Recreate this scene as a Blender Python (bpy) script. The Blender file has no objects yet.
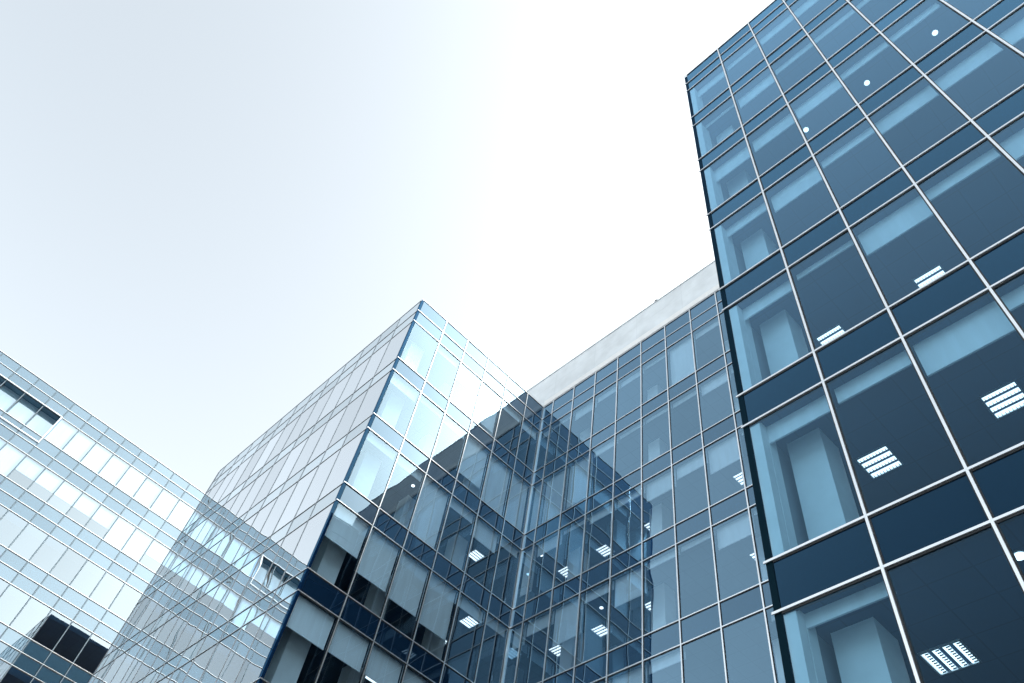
import bpy, math, random
from mathutils import Vector, Matrix
rnd = random.Random(7)
SC = bpy.context.scene
COL = SC.collection
EYE = 1.6                                   # camera height above the plaza

# ------------------------------------------------------------------ materials
def new_mat(name):
    m = bpy.data.materials.new(name); m.use_nodes = True
    nt = m.node_tree; nt.nodes.clear()
    out = nt.nodes.new('ShaderNodeOutputMaterial')
    return m, nt, out

def N(nt, t, **kw):
    n = nt.nodes.new(t)
    for k, v in kw.items(): setattr(n, k, v)
    return n

def schlick(nt, f0, power, gain=1.0):
    """angle-dependent mirror share of coated glazing (symmetrical on both faces)"""
    lw = N(nt, 'ShaderNodeLayerWeight'); lw.inputs['Blend'].default_value = 0.5
    pw = N(nt, 'ShaderNodeMath', operation='POWER'); pw.inputs[1].default_value = power
    nt.links.new(lw.outputs['Facing'], pw.inputs[0])
    ml = N(nt, 'ShaderNodeMath', operation='MULTIPLY_ADD', use_clamp=True)
    ml.inputs[1].default_value = (1 - f0) * gain; ml.inputs[2].default_value = f0
    nt.links.new(pw.outputs[0], ml.inputs[0])
    return ml.outputs[0]

def warp(nt, scale, dist):
    """the slight roller-wave unevenness of tempered panes, different on each pane"""
    tc = N(nt, 'ShaderNodeTexCoord'); oi = N(nt, 'ShaderNodeObjectInfo')
    ad = N(nt, 'ShaderNodeVectorMath', operation='MULTIPLY_ADD')
    cmb = N(nt, 'ShaderNodeCombineXYZ')
    for i in range(3): nt.links.new(oi.outputs['Random'], cmb.inputs[i])
    nt.links.new(cmb.outputs[0], ad.inputs[0]); ad.inputs[1].default_value = (37, 53, 71)
    nt.links.new(tc.outputs['Object'], ad.inputs[2])
    nz = N(nt, 'ShaderNodeTexNoise'); nz.inputs['Scale'].default_value = scale
    nz.inputs['Detail'].default_value = 0.0
    nt.links.new(ad.outputs[0], nz.inputs['Vector'])
    bp = N(nt, 'ShaderNodeBump'); bp.inputs['Strength'].default_value = 1.0
    bp.inputs['Distance'].default_value = dist
    nt.links.new(nz.outputs['Fac'], bp.inputs['Height'])
    return bp.outputs[0]

def pane_tone(nt, col, sock, lo=0.86, hi=1.04):
    """coating batches differ a little from pane to pane"""
    oi = N(nt, 'ShaderNodeObjectInfo'); mr = N(nt, 'ShaderNodeMapRange')
    mr.inputs[3].default_value = lo; mr.inputs[4].default_value = hi
    nt.links.new(oi.outputs['Random'], mr.inputs[0])
    vm = N(nt, 'ShaderNodeVectorMath', operation='SCALE'); vm.inputs[0].default_value = col
    nt.links.new(mr.outputs[0], vm.inputs['Scale']); nt.links.new(vm.outputs[0], sock)

def glass_mat(name, tint, f0, power, gain, refl=(0.76, 0.91, 1.0), scale=0.7, dist=0.003):
    m, nt, out = new_mat(name)
    tr = N(nt, 'ShaderNodeBsdfTransparent'); tr.inputs['Color'].default_value = (*tint, 1)
    gl = N(nt, 'ShaderNodeBsdfGlossy'); gl.inputs['Roughness'].default_value = 0.0
    pane_tone(nt, refl, gl.inputs['Color'])
    nt.links.new(warp(nt, scale, dist), gl.inputs['Normal'])
    mx = N(nt, 'ShaderNodeMixShader')
    nt.links.new(schlick(nt, f0, power, gain), mx.inputs[0])
    nt.links.new(tr.outputs[0], mx.inputs[1]); nt.links.new(gl.outputs[0], mx.inputs[2])
    nt.links.new(mx.outputs[0], out.inputs['Surface'])
    return m

def backed_glass_mat(name, base, f0, power, gain, refl=(0.76, 0.91, 1.0), scale=0.7, dist=0.003):
    m, nt, out = new_mat(name)
    df = N(nt, 'ShaderNodeBsdfDiffuse'); df.inputs['Color'].default_value = (*base, 1)
    gl = N(nt, 'ShaderNodeBsdfGlossy'); gl.inputs['Roughness'].default_value = 0.0
    pane_tone(nt, refl, gl.inputs['Color'])
    nt.links.new(warp(nt, scale, dist), gl.inputs['Normal'])
    mx = N(nt, 'ShaderNodeMixShader')
    nt.links.new(schlick(nt, f0, power, gain), mx.inputs[0])
    nt.links.new(df.outputs[0], mx.inputs[1]); nt.links.new(gl.outputs[0], mx.inputs[2])
    nt.links.new(mx.outputs[0], out.inputs['Surface'])
    return m

def plain_mat(name, base, rough=0.6, metallic=0.0, var=0.08, scale=3.0, bump=0.0, stretch=(1, 1, 1)):
    m, nt, out = new_mat(name)
    b = N(nt, 'ShaderNodeBsdfPrincipled')
    b.inputs['Roughness'].default_value = rough; b.inputs['Metallic'].default_value = metallic
    tc = N(nt, 'ShaderNodeTexCoord'); mp = N(nt, 'ShaderNodeMapping')
    mp.inputs['Scale'].default_value = stretch
    nz = N(nt, 'ShaderNodeTexNoise'); nz.inputs['Scale'].default_value = scale; nz.inputs['Detail'].default_value = 5
    nt.links.new(tc.outputs['Object'], mp.inputs[0]); nt.links.new(mp.outputs[0], nz.inputs['Vector'])
    cr = N(nt, 'ShaderNodeValToRGB')
    cr.color_ramp.elements[0].position = 0.3; cr.color_ramp.elements[1].position = 0.7
    cr.color_ramp.elements[0].color = (*[c * (1 - var) for c in base], 1)
    cr.color_ramp.elements[1].color = (*[min(1, c * (1 + var)) for c in base], 1)
    nt.links.new(nz.outputs['Fac'], cr.inputs[0]); nt.links.new(cr.outputs[0], b.inputs['Base Color'])
    if bump:
        bp = N(nt, 'ShaderNodeBump'); bp.inputs['Strength'].default_value = bump; bp.inputs['Distance'].default_value = 0.01
        nt.links.new(nz.outputs['Fac'], bp.inputs['Height']); nt.links.new(bp.outputs[0], b.inputs['Normal'])
    nt.links.new(b.outputs[0], out.inputs['Surface'])
    return m

def lamp_mat(name, col, strength):
    m, nt, out = new_mat(name)
    e = N(nt, 'ShaderNodeEmission'); e.inputs[0].default_value = (*col, 1); e.inputs[1].default_value = strength
    nt.links.new(e.outputs[0], out.inputs['Surface'])
    return m

GTINT = (0.53, 0.74, 0.86)
CLEAR = (0.72, 0.89, 1.0)
BLUE = (0.46, 0.76, 1.0)                    # the colour the blue coating mirrors
M = dict(
    glass=glass_mat('coated_glass', CLEAR, 0.20, 1.6, 0.90, BLUE, dist=0.008),
    spandrel=backed_glass_mat('backed_glass', (0.006, 0.022, 0.055), 0.15, 1.7, 0.90, BLUE, dist=0.008),
    glass_corner=glass_mat('corner_block_glass', CLEAR, 0.06, 2.0, 0.93, (0.60, 0.82, 1.0), dist=0.008),
    spandrel_corner=backed_glass_mat('corner_block_backed_glass', (0.005, 0.02, 0.05), 0.05, 2.0, 0.88, (0.58, 0.80, 1.0), dist=0.008),
    glass_deep=glass_mat('deep_glass', GTINT, 0.012, 2.1, 1.0, (0.38, 0.70, 1.0)),
    spandrel_deep=backed_glass_mat('deep_backed_glass', (0.002, 0.012, 0.03), 0.008, 2.3, 1.0, (0.30, 0.66, 1.0)),
    glass_mirror=glass_mat('mirror_glass', GTINT, 0.93, 1.7, 0.95, (0.95, 0.98, 1.0), dist=0.005),
    spandrel_mirror=backed_glass_mat('mirror_backed_glass', (0.02, 0.06, 0.10), 0.84, 1.7, 0.95, (0.90, 0.97, 1.0), dist=0.005),
    glass_pale=glass_mat('clear_glass', (0.62, 0.80, 0.92), 0.35, 3.0, 0.95, (0.82, 0.93, 1.0), dist=0.004),
    spandrel_pale=backed_glass_mat('pale_backed_glass', (0.02, 0.05, 0.08), 0.27, 3.0, 0.95, (0.72, 0.86, 0.95), dist=0.004),
    post=backed_glass_mat('corner_glass', (0.004, 0.014, 0.02), 0.004, 3.5, 0.15, (0.2, 0.45, 1.0)),
    post_blue=backed_glass_mat('blue_corner_glass', (0.004, 0.02, 0.06), 0.022, 3.0, 0.5, (0.25, 0.62, 1.0)),
    soffit=plain_mat('painted_soffit', (0.10, 0.22, 0.34), 0.6),
    frame_pale=plain_mat('pale_anodised_frame', (0.34, 0.38, 0.42), 0.5, 0.2),
    frame=plain_mat('dark_anodised_frame', (0.10, 0.15, 0.19), 0.5, 0.3),
    alu=plain_mat('anodised_aluminium', (0.90, 0.93, 0.96), 0.3, 0.85, 0.05, 2.0),
    gasket=plain_mat('black_gasket', (0.015, 0.018, 0.022), 0.7),
    ceiling=plain_mat('ceiling_tile', (0.34, 0.38, 0.42), 0.9, var=0.04),
    ceiling_deep=plain_mat('dark_ceiling_tile', (0.07, 0.13, 0.20), 0.9, var=0.04),
    wall=plain_mat('painted_plaster', (0.80, 0.82, 0.83), 0.9, var=0.04),
    grey=plain_mat('grey_plaster', (0.30, 0.33, 0.36), 0.9, var=0.04),
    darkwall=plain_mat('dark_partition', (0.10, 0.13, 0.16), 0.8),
    stone=plain_mat('pale_cladding', (0.74, 0.74, 0.73), 0.8, var=0.06, scale=1.5, bump=0.1),
    coping=plain_mat('white_coping', (0.80, 0.81, 0.82), 0.5, var=0.03),
    roof=plain_mat('roof_membrane', (0.25, 0.26, 0.27), 0.9),
    dark=plain_mat('black_cladding', (0.012, 0.016, 0.03), 0.5, var=0.2),
    paving=plain_mat('paving', (0.30, 0.30, 0.30), 0.9, var=0.15, scale=0.8),
    tube=lamp_mat('lit_tube', (0.93, 0.98, 1.0), 0.45),
    spot=lamp_mat('lit_spot', (0.95, 0.99, 1.0), 0.6),
    reflector=plain_mat('lamp_reflector', (0.55, 0.6, 0.63), 0.35, 0.6),
)

def panel_mat(name, base, joint, w_, h_):
    m, nt, out = new_mat(name)
    b = N(nt, 'ShaderNodeBsdfPrincipled'); b.inputs['Roughness'].default_value = 0.75
    tc = N(nt, 'ShaderNodeTexCoord'); mp = N(nt, 'ShaderNodeMapping')
    mp.inputs['Rotation'].default_value = (math.radians(90), 0, math.radians(90))
    sp = N(nt, 'ShaderNodeSeparateXYZ'); cb = N(nt, 'ShaderNodeCombineXYZ')
    nt.links.new(tc.outputs['Object'], sp.inputs[0])
    nt.links.new(sp.outputs['Y'], cb.inputs['X']); nt.links.new(sp.outputs['Z'], cb.inputs['Y'])
    br = N(nt, 'ShaderNodeTexBrick'); br.offset = 0.0
    br.inputs['Scale'].default_value = 1.0; br.inputs['Brick Width'].default_value = w_; br.inputs['Row Height'].default_value = h_
    br.inputs['Mortar Size'].default_value = 0.012
    br.inputs['Color1'].default_value = (*base, 1); br.inputs['Color2'].default_value = (*[c * 0.97 for c in base], 1)
    br.inputs['Mortar'].default_value = (*joint, 1)
    nt.links.new(cb.outputs[0], br.inputs['Vector'])
    nz = N(nt, 'ShaderNodeTexNoise'); nz.inputs['Scale'].default_value = 1.2; nz.inputs['Detail'].default_value = 8
    nt.links.new(tc.outputs['Object'], nz.inputs['Vector'])
    mr = N(nt, 'ShaderNodeMapRange'); mr.inputs[1].default_value = 0.3; mr.inputs[2].default_value = 0.7; mr.inputs[3].default_value = 0.88; mr.inputs[4].default_value = 1.06
    nt.links.new(nz.outputs['Fac'], mr.inputs[0])
    mx = N(nt, 'ShaderNodeMix', data_type='RGBA', blend_type='MULTIPLY'); mx.inputs[0].default_value = 1
    nt.links.new(br.outputs[0], mx.inputs[6]); nt.links.new(mr.outputs[0], mx.inputs[7])
    nt.links.new(mx.outputs[2], b.inputs['Base Color']); nt.links.new(b.outputs[0], out.inputs['Surface'])
    return m
def tile_mat(name, base):
    m, nt, out = new_mat(name)
    b = N(nt, 'ShaderNodeBsdfDiffuse')
    tc = N(nt, 'ShaderNodeTexCoord')
    br = N(nt, 'ShaderNodeTexBrick'); br.offset = 0.0
    br.inputs['Scale'].default_value = 1.0; br.inputs['Brick Width'].default_value = 0.6; br.inputs['Row Height'].default_value = 0.6
    br.inputs['Mortar Size'].default_value = 0.012
    br.inputs['Color1'].default_value = (*base, 1); br.inputs['Color2'].default_value = (*[c * 0.94 for c in base], 1)
    br.inputs['Mortar'].default_value = (*[c * 0.72 for c in base], 1)
    nt.links.new(tc.outputs['Object'], br.inputs['Vector']); nt.links.new(br.outputs[0], b.inputs['Color'])
    nt.links.new(b.outputs[0], out.inputs['Surface'])
    return m
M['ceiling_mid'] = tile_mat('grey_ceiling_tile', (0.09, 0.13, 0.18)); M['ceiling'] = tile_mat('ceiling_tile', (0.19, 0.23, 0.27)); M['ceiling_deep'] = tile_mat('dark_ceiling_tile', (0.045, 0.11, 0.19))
M['stone'] = panel_mat('pale_cladding', (0.70, 0.74, 0.78), (0.60, 0.64, 0.68), 2.84, 1.9)

def fabric_mat(name, base, share):
    m, nt, out = new_mat(name)
    df = N(nt, 'ShaderNodeBsdfDiffuse'); tl = N(nt, 'ShaderNodeBsdfTranslucent'); mx = N(nt, 'ShaderNodeMixShader')
    tc = N(nt, 'ShaderNodeTexCoord'); mp = N(nt, 'ShaderNodeMapping'); mp.inputs['Scale'].default_value = (5, 5, 0.7)
    nz = N(nt, 'ShaderNodeTexNoise'); nz.inputs['Scale'].default_value = 1.0; nz.inputs['Detail'].default_value = 4
    nt.links.new(tc.outputs['Object'], mp.inputs[0]); nt.links.new(mp.outputs[0], nz.inputs['Vector'])
    cr = N(nt, 'ShaderNodeValToRGB')
    cr.color_ramp.elements[0].position = 0.3; cr.color_ramp.elements[1].position = 0.7
    cr.color_ramp.elements[0].color = (*[c * 0.9 for c in base], 1); cr.color_ramp.elements[1].color = (*base, 1)
    nt.links.new(nz.outputs['Fac'], cr.inputs[0])
    nt.links.new(cr.outputs[0], df.inputs['Color']); nt.links.new(cr.outputs[0], tl.inputs['Color'])
    mx.inputs[0].default_value = share
    nt.links.new(df.outputs[0], mx.inputs[1]); nt.links.new(tl.outputs[0], mx.inputs[2]); nt.links.new(mx.outputs[0], out.inputs['Surface'])
    return m
M['blind'] = fabric_mat('blind_fabric', (0.88, 0.90, 0.92), 0.08)

# ------------------------------------------------------------------ mesh helpers
class MB:
    def __init__(s): s.v = []; s.f = []; s.mi = []
    def box(s, a, b, mi=0):
        x0, x1 = sorted((a[0], b[0])); y0, y1 = sorted((a[1], b[1])); z0, z1 = sorted((a[2], b[2]))
        o = len(s.v)
        s.v += [(x0, y0, z0), (x1, y0, z0), (x1, y1, z0), (x0, y1, z0), (x0, y0, z1), (x1, y0, z1), (x1, y1, z1), (x0, y1, z1)]
        for q in ((3, 2, 1, 0), (4, 5, 6, 7), (0, 1, 5, 4), (1, 2, 6, 5), (2, 3, 7, 6), (3, 0, 4, 7)):
            s.f.append(tuple(o + i for i in q)); s.mi.append(mi)
        return s
    def quad(s, p, mi=0):
        o = len(s.v); s.v += [tuple(q) for q in p]; s.f.append((o, o + 1, o + 2, o + 3)); s.mi.append(mi); return s
    def cyl(s, c, r, z0, z1, n=20, mi=0):
        o = len(s.v)
        for z in (z0, z1):
            for i in range(n):
                a = 2 * math.pi * i / n; s.v.append((c[0] + r * math.cos(a), c[1] + r * math.sin(a), z))
        for i in range(n):
            j = (i + 1) % n; s.f.append((o + i, o + j, o + n + j, o + n + i)); s.mi.append(mi)
        s.f.append(tuple(o + i for i in reversed(range(n)))); s.mi.append(mi)
        s.f.append(tuple(o + n + i for i in range(n))); s.mi.append(mi)
        return s
    def build(s, name, mats, parent=None, off=(0, 0, 0), bevel=0):
        me = bpy.data.meshes.new(name)
        me.from_pydata([(x - off[0], y - off[1], z - off[2]) for x, y, z in s.v], [], s.f)
        for m in (mats if isinstance(mats, (list, tuple)) else [mats]): me.materials.append(m)
        for p, i in zip(me.polygons, s.mi): p.material_index = i
        me.update()
        o = bpy.data.objects.new(name, me); COL.objects.link(o)
        if parent is not None: o.parent = parent
        if bevel:
            b = o.modifiers.new('bevel', 'BEVEL'); b.width = bevel; b.segments = 2; b.limit_method = 'ANGLE'
        return o

def empty(name, loc, label, cat, group=None):
    o = bpy.data.objects.new(name, None); COL.objects.link(o); o.location = loc
    o['label'] = label; o['category'] = cat
    if group: o['group'] = group
    return o

# ------------------------------------------------------------------ camera
RC = ((0.6961676026348079, -0.706088565353562, 0.12957471558391637),
      (0.6387445647830838, 0.5268708699636109, -0.5607249480305442),
      (0.32765233098785207, 0.47312368812049177, 0.8178006638157557))   # right, down, forward
FPX = 792.985
cd = bpy.data.cameras.new('camera'); cam = bpy.data.objects.new('camera', cd); COL.objects.link(cam)
cd.sensor_width = 36; cd.lens = FPX / 1024 * 36; cd.clip_end = 3000; cd.clip_start = 0.1
r, d, f = (Vector(q) for q in RC)
mt = Matrix((( r.x, -d.x, -f.x, 0), (r.y, -d.y, -f.y, 0), (r.z, -d.z, -f.z, EYE), (0, 0, 0, 1)))
cam.matrix_world = mt
SC.camera = cam

def pix(p):
    q = Vector((p[0], p[1], p[2] - EYE)); z = f.dot(q)
    if z < 0.1: return None
    return 512 + FPX * r.dot(q) / z, 341.5 + FPX * d.dot(q) / z
def near_frame(p, mg=90):
    q = pix(p)
    return q is not None and -mg < q[0] < 1024 + mg and -mg < q[1] < 683 + mg

# ------------------------------------------------------------------ levels
ZR = 31.759 + EYE; D2, D3 = 0.976, 1.868; W, S = 2.955, 0.8545; H = W + S
XC, XB, XT, YC, YE, YT = 8.205, 16.739, 8.194, 20.0, 38.30, 4.436
YA = 50.0; KA = YA / 38.30                    # the left block stands behind the corner block, across a gap
def levels():
    """(z_top, z_bottom, kind, row) of every band of the main facades, roof to ground"""
    L = [(ZR, ZR - D2, 'spandrel', -2), (ZR - D2, ZR - D3, 'spandrel', -1)]
    z = ZR - D3
    for n in range(8):
        L.append((z, z - W, 'window', n)); L.append((z - W, max(z - H, 0.0), 'spandrel', n)); z -= H
    L.append((z, 0.05, 'spandrel', 8))
    return [l for l in L if l[0] - l[1] > 0.1]
ZAR = 29.816 * KA + EYE; A2, A3, AW, AS1, AS2 = (KA * q for q in (0.586, 1.210, 1.596, 0.648, 0.619)); AH = AW + AS1 + AS2
def levels_a():
    L = [(ZAR, ZAR - A2, 'spandrel', -2), (ZAR - A2, ZAR - A3, 'spandrel', -1)]
    z = ZAR - A3
    for n in range(10):
        L.append((z, z - AW, 'window', n)); L.append((z - AW, z - AW - AS1, 'spandrel', n))
        L.append((z - AW - AS1, z - AH, 'spandrel', n + 100)); z -= AH
    L.append((z, 0.05, 'spandrel', 10))
    return [l for l in L if l[0] - l[1] > 0.1]

# ------------------------------------------------------------------ curtain wall
def facade(root, p0, al, out, us, L, gm, sm, mull=(0.06, 0.10), tran=(0.075, 0.085), blind=None, skip=None, ext0=0.0, ext1=0.0, mull0=True, mm=None, gk=None, under=0.028, tilt=.0022, gp=0.0135):
    mm = mm or M['alu']; gk = gk or M['gasket']
    """One glazed face. p0 its lower corner, al the way along, out the way outwards, us the mullion positions."""
    off = tuple(root.location)
    al = Vector(al); out = Vector(out)
    def P(u, n, z): return Vector((p0[0] + al[0] * u + out[0] * n, p0[1] + al[1] * u + out[1] * n, z))
    rest_w, rest_s = MB(), MB(); nr_w = nr_s = 0
    for i in range(len(us) - 1):
        u0, u1 = us[i], us[i + 1]
        for (zt, zb, kind, row) in L:
            if skip and skip(i, row, kind): continue
            # every pane sits in its gaskets with a tilt of its own of a few millimetres
            a, b, cc = (rnd.uniform(-tilt, tilt) for _ in range(3))
            n = [a - b - cc, a + b - cc, a + b + cc, a - b + cc]
            q = [P(u0, n[0], zb), P(u1, n[1], zb), P(u1, n[2], zt), P(u0, n[3], zt)]
            if al.cross(Vector((0, 0, 1))).dot(out) < 0: q.reverse()
            vis = any(near_frame(p) for p in (P(u0, 0, zb), P(u1, 0, zt), P((u0 + u1) / 2, 0, (zt + zb) / 2)))
            if kind == 'window':
                if vis:
                    w = MB().quad(q).build('window', gm, root, off)
                    bl = blind(i, row) if blind else None
                    if bl:
                        drop, inset = bl
                        mb = MB(); g = 0.03
                        A_ = P(u0 + g, -inset, zt + 0.12); B_ = P(u1 - g, -inset - 0.006, zt - drop)
                        mb.box(A_, B_)
                        mb.box(P(u0 + g, -inset + 0.012, zt - drop), P(u1 - g, -inset - 0.018, zt - drop - 0.035))
                        mb.build('roller_blind', M['blind'], w, off)
                else: rest_w.quad(q); nr_w += 1
            else:
                if vis: MB().quad(q).build('spandrel_panel', sm, root, off)
                else: rest_s.quad(q); nr_s += 1
    if nr_w:
        o = rest_w.build('glazing', gm, root, off); o['kind'] = 'stuff'
    if nr_s:
        o = rest_s.build('panelling', sm, root, off); o['kind'] = 'stuff'
    zs = sorted({z for l in L for z in l[:2]}, reverse=True)
    mw, md = mull
    for k, u in enumerate(us):
        if k == 0 and not mull0: continue
        MB().box(P(u - mw / 2, gp - 0.002, 0.0), P(u + mw / 2, md, zs[0] + 0.02)).box(P(u - mw / 2 - 0.02, -0.06, 0.0), P(u + mw / 2 + 0.02, gp - 0.0035, zs[0] - 0.01), 1).build('mullion', [mm, gk], root, off)
    th, td = tran
    for z in zs:
        mb = MB()
        mb.box(P(us[0] - ext0, gp + 0.001, z - th / 2), P(us[-1] + ext1, td, z + th / 2))
        mb.box(P(us[0], -0.05, z - th / 2 - under), P(us[-1], gp, z + th / 2 + 0.012), 1)
        mb.build('transom', [M['alu'], M['gasket']], root, off)

def interior(root, rects, zlist, ceil_m=None, thick=S):
    """floor plates: the underside of each is the ceiling of the storey below"""
    off = tuple(root.location)
    for (ztop, zbot) in zlist:
        mb = MB()
        for (x0, x1, y0, y1) in rects: mb.box((x0, y0, zbot), (x1, y1, ztop))
        mb.build('floor_plate', ceil_m or M['ceiling'], root, off)

main_slabs = [(ZR - 0.25, ZR - D3 + 0.035)] + [(ZR - D3 - n * H - W - 0.035, ZR - D3 - (n + 1) * H + 0.035) for n in range(7)]

# ------------------------------------------------------------------ 1 the office tower (front right)
tower = empty('office_tower', (XT, YT, 0), 'tall dark blue glass office tower rising beside the camera, its facade the closest', 'office block', 'glass office blocks')
off = tuple(tower.location)
us = [0.0, 0.12] + [0.199 + 1.3642 * k for k in range(1, 11)]
TB = {}
def tower_blind(i, row):
    i -= 1
    if i < 0: return None
    v = TB.get((i, row))
    if v is None: v = rnd.choice([0.30, 0.34, 0.36, 0.62, 0.70, 0.14, 0.75])
    return (v, 0.25) if v > 0 else None
TB.update({(0, 5): 0.36, (1, 5): 0.3, (2, 5): 0.72, (2, 4): 0.76, (1, 4): 0.12, (0, 4): 0.34, (0, 3): 0.36, (1, 6): 0.0, (0, 6): 0.16, (2, 6): 0.3, (3, 4): 0.3, (3, 5): 0.3})
facade(tower, (XT, YT, 0), (0, -1, 0), (-1, 0, 0), us[1:], levels(), M['glass_deep'], M['spandrel_deep'], mull=(0.038, 0.040), tran=(0.038, 0.034), blind=lambda i, r: tower_blind(i + 1, r), ext0=0.14, mull0=False)
YT1 = YT - us[-1]
MB().box((XT - 0.0, YT, 0), (XT + 0.25, YT - 0.105, ZR - 0.05)).build('corner_post', M['post'], tower, off)
mb = MB().box((XT + 0.26, YT - 0.012, 0), (XT + 16, YT - 0.16, ZR - 0.04))
mb.build('side_wall', M['post'], tower, off)
mb = MB()
for z in sorted({z for l in levels() for z in l[:2]}): mb.box((XT + 0.1, YT - 0.011, z - 0.03), (XT + 8.4, YT + 0.05, z + 0.03))
o = mb.build('side_rail', M['gasket'], tower, off)
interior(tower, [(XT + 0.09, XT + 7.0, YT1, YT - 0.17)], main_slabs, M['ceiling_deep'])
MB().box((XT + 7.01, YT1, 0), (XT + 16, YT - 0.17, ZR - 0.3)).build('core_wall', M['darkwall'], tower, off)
MB().box((XT + 0.05, YT1 - 0.3, 0), (XT + 16, YT1 - 0.08, ZR - 0.1)).build('end_wall', M['dark'], tower, off)
MB().box((XT + 0.02, YT1, ZR - 0.24), (XT + 16, YT - 0.02, ZR - 0.06)).build('roof', M['roof'], tower, off)
MB().box((XT + 0.03, YT - 0.112, 0), (XT + 0.24, YT - 0.295, ZR - D3)).box((XT + 0.2405, YT - 0.165, 0), (XT + 0.48, YT - 0.30, ZR - D3)).build('pier', M['wall'], tower, off)
MB().box((XT + 0.50, YT - 0.165, 0), (XT + 7.0, YT - 0.20, ZR - D3)).build('side_lining', M['grey'], tower, off)
for cy in (YT - 0.66, YT - 6.1, YT - 11.6):
    dx = 0.0 if cy > 2 else 2.4
    MB().box((XT + 0.78 + dx, cy - 0.31, 0), (XT + 1.38 + dx, cy + 0.31, ZR - D3)).build('column', M['wall'], tower, off)

# ------------------------------------------------------------------ 2 the recessed wing
wing = empty('office_wing', (XB, YC, 0), 'blue glass office wing set back between the pointed corner block and the tall tower', 'office block', 'glass office blocks')
off = tuple(wing.location)
us = [0.0] + [0.716 + 1.4236 * k for k in range(10)]
us.append(YC - YT)
WB = {(6, 0): 2.9, (0, 1): 2.6, (1, 1): 2.75, (2, 1): 2.5, (3, 1): 0.3, (4, 1): 0.12, (5, 0): 0.12, (7, 0): 0.3, (6, 1): 0.2, (4, 0): 0.3, (3, 0): 0.3,
      (0, 2): 2.2, (1, 2): 0.55, (2, 2): 0.12, (3, 2): 0.35, (4, 2): 0.3, (5, 2): 0.85, (1, 3): 0.5, (2, 3): 1.5, (3, 3): 0.3, (4, 3): 1.1, (5, 3): 0.2, (6, 3): 0.14}
def wing_blind(i, row):
    v = WB.get((i, row))
    if v is None: v = rnd.choice([0.25, 0.3, 0.12, 0.55, 0.3, 0.8, 0.0, 1.2])
    return (v, 0.22) if v > 0 else None
facade(wing, (XB, YC, 0), (0, -1, 0), (-1, 0, 0), us, levels(), M['glass'], M['spandrel'], mull=(0.045, 0.04), tran=(0.036, 0.035), blind=wing_blind, mull0=False, tilt=.003)
interior(wing, [(XB + 0.09, XB + 8.0, YT + 0.05, YC - 0.15)], main_slabs)
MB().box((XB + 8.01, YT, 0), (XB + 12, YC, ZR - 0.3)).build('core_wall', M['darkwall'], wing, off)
MB().box((XB + 0.02, YT + 0.02, ZR - 0.24), (XB + 12, YC + 0.0, ZR - 0.06)).build('roof', M['roof'], wing, off)
MB().box((XB - 0.06, YT + 0.02, ZR + 0.04), (XB + 0.6, YC - 0.02, ZR + 0.46)).build('coping', M['coping'], wing, off, bevel=0.03)
mb = MB().box((XB + 0.55, YT - 3, ZR - 0.05), (XB + 0.85, YC + 8, 35.55 + EYE))
mb.box((XB + 0.50, YT - 3, 35.551 + EYE), (XB + 0.9, YC + 8, 35.60 + EYE))
mb.build('penthouse_wall', M['stone'], wing, off)
for yy in (18.2, 14.0, 9.8):
    MB().box((XB + 1.3, yy - 0.3, 0), (XB + 1.9, yy + 0.3, ZR - D3)).build('column', M['wall'], wing, off)

# ------------------------------------------------------------------ 3 the corner block
block = empty('corner_block', (XC, YC, 0), 'pale reflective glass office block with a sharp corner pointing at the sky', 'office block', 'glass office blocks')
off = tuple(block.location)
usr = [0.115] + [0.196 + 1.4256 * k for k in range(1, 6)] + [XB - XC - 0.03]
CB = {(0, 3): 1.35, (1, 3): 1.8, (2, 3): 1.9, (3, 3): 2.0, (4, 3): 0.4, (5, 3): 0.3, (5, 1): 2.7, (4, 1): 2.75, (3, 1): 2.2, (2, 2): 2.8, (4, 2): 0.9, (3, 2): 0.35, (5, 2): 0.3, (1, 2): 0.3, (0, 4): 1.05, (1, 4): 1.0, (2, 4): 0.95, (3, 4): 0.8}
def block_blind(i, row):
    v = CB.get((i, row))
    if v is None: v = rnd.choice([0.2, 0.3, 0.3, 0.5, 1.0, 2.4, 0.0])
    return (v, 0.2) if v > 0 else None
facade(block, (XC, YC, 0), (1, 0, 0), (0, -1, 0), usr, levels(), M['glass_corner'], M['spandrel_corner'], mull=(0.034, 0.03), tran=(0.030, 0.03), blind=block_blind, ext0=0.14, under=0.035, tilt=.003, mull0=False)
usl = [0.14] + [0.196 + 1.4506 * k for k in range(1, 13)] + [YE - YC - 0.03]
facade(block, (XC, YC, 0), (0, 1, 0), (-1, 0, 0), usl, levels(), M['glass_mirror'], M['spandrel_mirror'], mull=(0.034, 0.016), tran=(0.030, 0.016), tilt=.0012, gp=0.0075, under=0.05, blind=lambda i, r_: (rnd.choice([0.3, 0.6, 1.0, 2.0]), 0.2), ext0=0.16, mull0=False, mm=M['frame_pale'], gk=M['frame_pale'])
MB().box((XC + 0.004, YC + 0.004, 0), (XC + 0.10, YC + 0.125, ZR - 0.05)).build('corner_post', M['post_blue'], block, off)
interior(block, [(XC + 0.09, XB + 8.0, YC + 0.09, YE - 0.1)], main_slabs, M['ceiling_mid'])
MB().box((XC + 0.12, YE - 0.098, 0), (XC + 7.0, YE - 0.04, ZR - 0.3)).build('end_lining', M['grey'], block, off)
MB().box((XC + 0.012, YE + 0.002, 0), (XB + 12, YE + 0.22, ZR + 0.01)).build('rear_wall', M['dark'], block, off)
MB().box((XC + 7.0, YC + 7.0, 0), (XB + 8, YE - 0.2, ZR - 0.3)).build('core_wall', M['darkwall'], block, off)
MB().box((XC + 0.02, YC + 0.02, ZR - 0.24), (XB + 12, YE - 0.02, ZR - 0.06)).build('roof', M['roof'], block, off)
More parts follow.
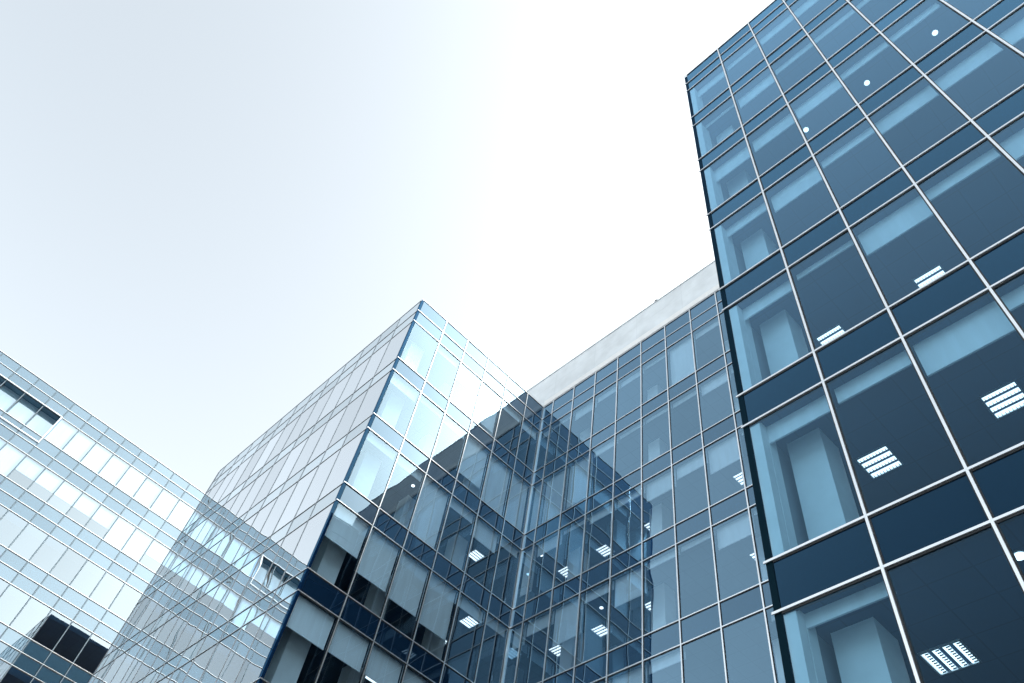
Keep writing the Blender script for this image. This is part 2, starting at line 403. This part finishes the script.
MB().box((XC + 0.75, YC + 0.95, 0), (XC + 1.5, YC + 1.7, ZR - D3)).build('column', M['wall'], block, off)
for xx in (3.4, 6.2): MB().box((XC + xx, YC + 1.5, 0), (XC + xx + 0.6, YC + 2.1, ZR - D3)).build('column', M['wall'], block, off)
MB().box((XB - 0.06, YC - 0.07, 0), (XB + 0.03, YC + 0.0, ZR)).build('corner_mullion', M['alu'], block, off)

# ------------------------------------------------------------------ 4 the low left block
AB_ = 1.0585 * KA; XA = 8.2154 * KA + 8 * AB_
left = empty('rear_block', (XA, YA, 0), 'pale blue glass office block farthest back, with a framed loggia under its roofline', 'office block', 'glass office blocks')
off = tuple(left.location)
NA = 25
us = [AB_ * k for k in range(NA)]
LOG = 16                                      # bays beyond this one sit back in the loggia
def in_loggia(i, row, kind): return row == 0 and kind == 'window' and i >= LOG
AB = {}
def left_blind(i, row):
    v = AB.get((i, row))
    if v is None: v = {0: AW + 0.1, 1: AW * 0.56 if i in (8, 11, 12, 13, 14, 15, 17, 18) else AW + 0.1}.get(row, 0.0)
    return (v, 0.12) if v > 0 else None
facade(left, (XA, YA, 0), (-1, 0, 0), (0, -1, 0), us, levels_a(), M['glass_pale'], M['spandrel_pale'], mull=(0.038, 0.025), tran=(0.024, 0.028), blind=left_blind, mm=M['frame'], under=0.052, skip=in_loggia)
# the loggia: soffit, jamb, sill and frame of a recessed window band
zt, zb = ZAR - A3, ZAR - A3 - AW
xl = XA - us[LOG]; xe = XA - us[-1]
LD = 0.55
MB().box((xl - 0.03, YA + 0.02, zt + 0.03), (xe, YA + LD + 0.1, zt + 0.14)).build('loggia_soffit', M['soffit'], left, off)
MB().box((xl - 0.02, YA + 0.03, zb), (xl + 0.10, YA + LD + 0.1, zt + 0.02)).build('loggia_jamb', M['soffit'], left, off)
mb = MB().box((xl - 0.06, YA - 0.09, zt + 0.02), (xe, YA + 0.018, zt - 0.03)).box((xl - 0.06, YA - 0.09, zb - 0.54), (xe, YA + 0.018, zb - 0.48)).box((xl - 0.06, YA - 0.088, zb - 0.538), (xl + 0.0, YA + 0.016, zt + 0.018))
mb.build('loggia_frame', M['alu'], left, off)
for i in range(LOG, len(us) - 1):
    a, b = XA - us[i], XA - us[i + 1]
    w = MB().quad([(b, YA + LD, zb), (a, YA + LD, zb), (a, YA + LD, zt), (b, YA + LD, zt)]).build('window', M['glass_pale'], left, off)
    MB().box((b + 0.02, YA + LD + 0.1, zb), (a - 0.02, YA + LD + 0.108, zt)).build('roller_blind', M['blind'], w, off)
    MB().box((a - 0.03, YA + LD - 0.06, zb), (a + 0.03, YA + LD - 0.004, zt)).build('mullion', M['gasket'], left, off)
XE = XA - us[-1]
MB().box((XA - 0.028, YA + 0.03, 0), (XA + 0.08, YA + 9, ZAR - 0.22)).box((XE - 0.1, YA + 0.03, 0), (XE - 0.01, YA + 9, ZAR - 0.22)).build('end_wall', M['darkwall'], left, off)
aslabs = [(ZAR - 0.2, ZAR - A3 + 0.20)] + [(ZAR - A3 - n * AH - AW - 0.035, ZAR - A3 - (n + 1) * AH + 0.035) for n in range(9)]
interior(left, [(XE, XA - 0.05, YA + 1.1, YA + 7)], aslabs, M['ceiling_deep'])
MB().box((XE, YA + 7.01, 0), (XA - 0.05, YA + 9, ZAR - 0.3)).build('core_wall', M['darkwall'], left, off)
MB().box((XE, YA + 0.03, ZAR - 0.2), (XA - 0.02, YA + 12, ZAR - 0.05)).build('roof', M['roof'], left, off)

# ------------------------------------------------------------------ ceiling lights
def make_troffer(sz=0.58):
    root = empty('ceiling_light', (0, 0, 0), 'x', 'ceiling light', 'louvred ceiling lights')
    h = sz / 2
    fr = MB()
    for a, b in (((-h, -h), (h, -h + .025)), ((-h, h - .025), (h, h)), ((-h, -h), (-h + .025, h)), ((h - .025, -h), (h, h))):
        fr.box((a[0], a[1], -0.03), (b[0], b[1], -0.003))
    fr.build('frame', M['reflector'], root)
    for k in range(4):
        y = -h + sz * (k + 0.5) / 4
        MB().box((-h + 0.03, y - 0.042, -0.016), (h - 0.03, y + 0.042, -0.006)).build('lamp_tube', M['tube'], root)
    lv = MB()
    for k in range(9):
        x = -h + 0.03 + (sz - 0.06) * (k + 0.5) / 9
        for j in range(4):
            y = -h + sz * (j + 0.5) / 4
            lv.box((x - 0.004, y - 0.046, -0.034), (x + 0.004, y + 0.004, -0.017))
    lv.build('louvre', M['gasket'], root)
    return root
def copy_tree(o):
    c = o.copy(); COL.objects.link(c)
    for ch in o.children:
        k = ch.copy(); COL.objects.link(k); k.parent = c
    return c
ordn = ['top', 'second', 'third', 'fourth', 'fifth', 'sixth', 'seventh', 'eighth']
LT = []
def CZ(n): return ZR - D3 - n * H + 0.035
for (x, y, n, rot, lab) in (
    (10.24, 3.10, 5, 90, 'lit louvred ceiling light whole behind a tower pane, beside the pale column'),
    (10.24, 0.92, 5, 90, 'lit louvred ceiling light near the right picture edge, highest whole one in the tower'),
    (10.24, 3.11, 6, 0, 'lit louvred ceiling light behind the lowest tower pane in view'),
    (10.24, 0.95, 6, 0, 'lit louvred ceiling light cut off by the right edge in the tower'),
    (10.26, 0.92, 4, 90, 'upper of two lit ceiling lights cut by a tower sill'),
    (10.26, 3.11, 4, 90, 'lower of two lit ceiling lights cut by a tower sill'),
    (18.80, 17.22, 2, 90, 'lit louvred ceiling light in the dark part of the wing, upper row, second from corner'),
    (18.85, 19.40, 2, 90, 'lit louvred ceiling light in the wing, upper row, next to the inner corner'),
    (18.85, 14.76, 2, 90, 'lit louvred ceiling light on the edge of the dark reflection in the wing, upper row'),
    (18.80, 10.50, 2, 90, 'lit louvred ceiling light half hidden beside the tower edge, upper row of the wing'),
    (18.80, 14.78, 3, 90, 'lit louvred ceiling light right of the dark reflection in the wing, lower row'),
    (18.80, 17.24, 3, 90, 'lit louvred ceiling light in the dark part of the wing, lower row, second from corner'),
    (18.80, 19.41, 3, 90, 'lit louvred ceiling light in the wing, lower row, next to the inner corner'),
    (18.80, 10.30, 3, 90, 'lit louvred ceiling light half hidden beside the tower edge, lower row of the wing'),
    (15.80, 21.85, 2, 0, 'lit ceiling light in the corner block just left of the inner corner, upper one'),
    (15.69, 22.91, 3, 0, 'lit ceiling light in the corner block, lower storey, farther from the inner corner'),
    (15.57, 21.05, 3, 0, 'small lit ceiling light in the corner block, lower storey, by the inner corner'),
    (12.58, 21.55, 4, 0, 'lit ceiling light at the bottom picture edge in the corner block'),
):
    t = make_troffer() if not LT else copy_tree(LT[0])
    t.location = (x, y, CZ(n)); t.rotation_euler.z = math.radians(rot); t['label'] = lab
    LT.append(t)
DL = []
for (x, y, n, lab) in (
    (9.08, -2.19, 2, 'round lit downlight in the tower, highest of three in a row'),
    (9.07, -0.31, 2, 'round lit downlight in the tower, middle of three in a row'),
    (9.11, 1.55, 2, 'round lit downlight in the tower, lowest of three, by a mullion'),
    (8.90, 1.54, 6, 'bright downlight in the tower at the right picture edge, lowest one'),
    (17.29, 17.28, 3, 'small lit downlight in the wing in front of a pale blind'),
    (17.80, 16.36, 3, 'small lit downlight in the wing, beside the right end of the dark reflection'),
    (17.45, 19.55, 2, 'small lit downlight in the wing beside the inner corner'),
    (11.37, 20.93, 2, 'small lit downlight in the corner block under its bright sky reflection'),
    (15.49, 20.84, 2, 'small lit downlight in the corner block near the inner corner'),
):
    if not DL:
        t = empty('downlight', (0, 0, 0), 'x', 'ceiling light', 'round downlights')
        MB().cyl((0, 0), 0.085, -0.022, -0.003).build('trim_ring', M['reflector'], t)
        MB().cyl((0, 0), 0.068, -0.034, -0.0225).build('lamp', M['spot'], t)
    else: t = copy_tree(DL[0])
    t.location = (x, y, CZ(n)); t['label'] = lab
    DL.append(t)

v = empty('roof_vent', (XB + 0.70, 13.1, 35.60 + EYE), 'tiny dark vent on the rim of the pale penthouse wall', 'roof vent')
MB().cyl((0, 0), 0.07, 0.0, 0.22, 12).build('pipe', M['gasket'], v)
MB().cyl((0, 0), 0.13, 0.2201, 0.29, 12).build('cap', M['gasket'], v)

# ------------------------------------------------------------------ ground
g = MB().quad([(-600, -600, 0), (600, -600, 0), (600, 600, 0), (-600, 600, 0)]).build('ground', M['paving'])
g['kind'] = 'structure'; g['label'] = 'grey paved plaza'

# ------------------------------------------------------------------ light
SUN_EL, SUN_AZ = 40.0, 124.0                 # azimuth clockwise from +Y
w = bpy.data.worlds.new('World'); SC.world = w; w.use_nodes = True
nt = w.node_tree; bg = nt.nodes['Background']
sky = nt.nodes.new('ShaderNodeTexSky'); sky.sky_type = 'NISHITA'; sky.sun_disc = False
sky.sun_elevation = math.radians(SUN_EL); sky.sun_rotation = math.radians(SUN_AZ)
sky.air_density = 1.0; sky.dust_density = 4.0; sky.ozone_density = 0.3; sky.altitude = 50
bw = nt.nodes.new('ShaderNodeRGBToBW'); nt.links.new(sky.outputs[0], bw.inputs[0])
mx = nt.nodes.new('ShaderNodeMix'); mx.data_type = 'RGBA'; mx.inputs[0].default_value = 0.78      # thin high overcast whitens the blue
nt.links.new(sky.outputs[0], mx.inputs[6]); nt.links.new(bw.outputs[0], mx.inputs[7])
tn = nt.nodes.new('ShaderNodeMix'); tn.data_type = 'RGBA'; tn.blend_type = 'MULTIPLY'; tn.inputs[0].default_value = 1.0
tn.inputs[7].default_value = (0.99, 1.03, 0.99, 1)
nt.links.new(mx.outputs[2], tn.inputs[6]); nt.links.new(tn.outputs[2], bg.inputs[0])
bg.inputs[1].default_value = 0.12
sd = bpy.data.lights.new('sun', 'SUN'); so = bpy.data.objects.new('sun', sd); COL.objects.link(so)
sd.energy = 1.0; sd.angle = math.radians(10); sd.color = (1, 0.97, 0.93)
el, az = math.radians(SUN_EL), math.radians(SUN_AZ)
sdir = Vector((math.cos(el) * math.sin(az), math.cos(el) * math.cos(az), math.sin(el)))
so.rotation_euler = sdir.to_track_quat('Z', 'Y').to_euler()

vs = SC.view_settings
vs.view_transform = 'Standard'; vs.look = 'None'; vs.gamma = 1.0; vs.use_curve_mapping = False
vs.exposure = 2.45
cy = SC.cycles
cy.max_bounces = 10; cy.diffuse_bounces = 3; cy.glossy_bounces = 5; cy.transmission_bounces = 4; cy.transparent_max_bounces = 24
cy.use_denoising = True
cy.caustics_reflective = False; cy.caustics_refractive = False
cy.sample_clamp_indirect = 6.0
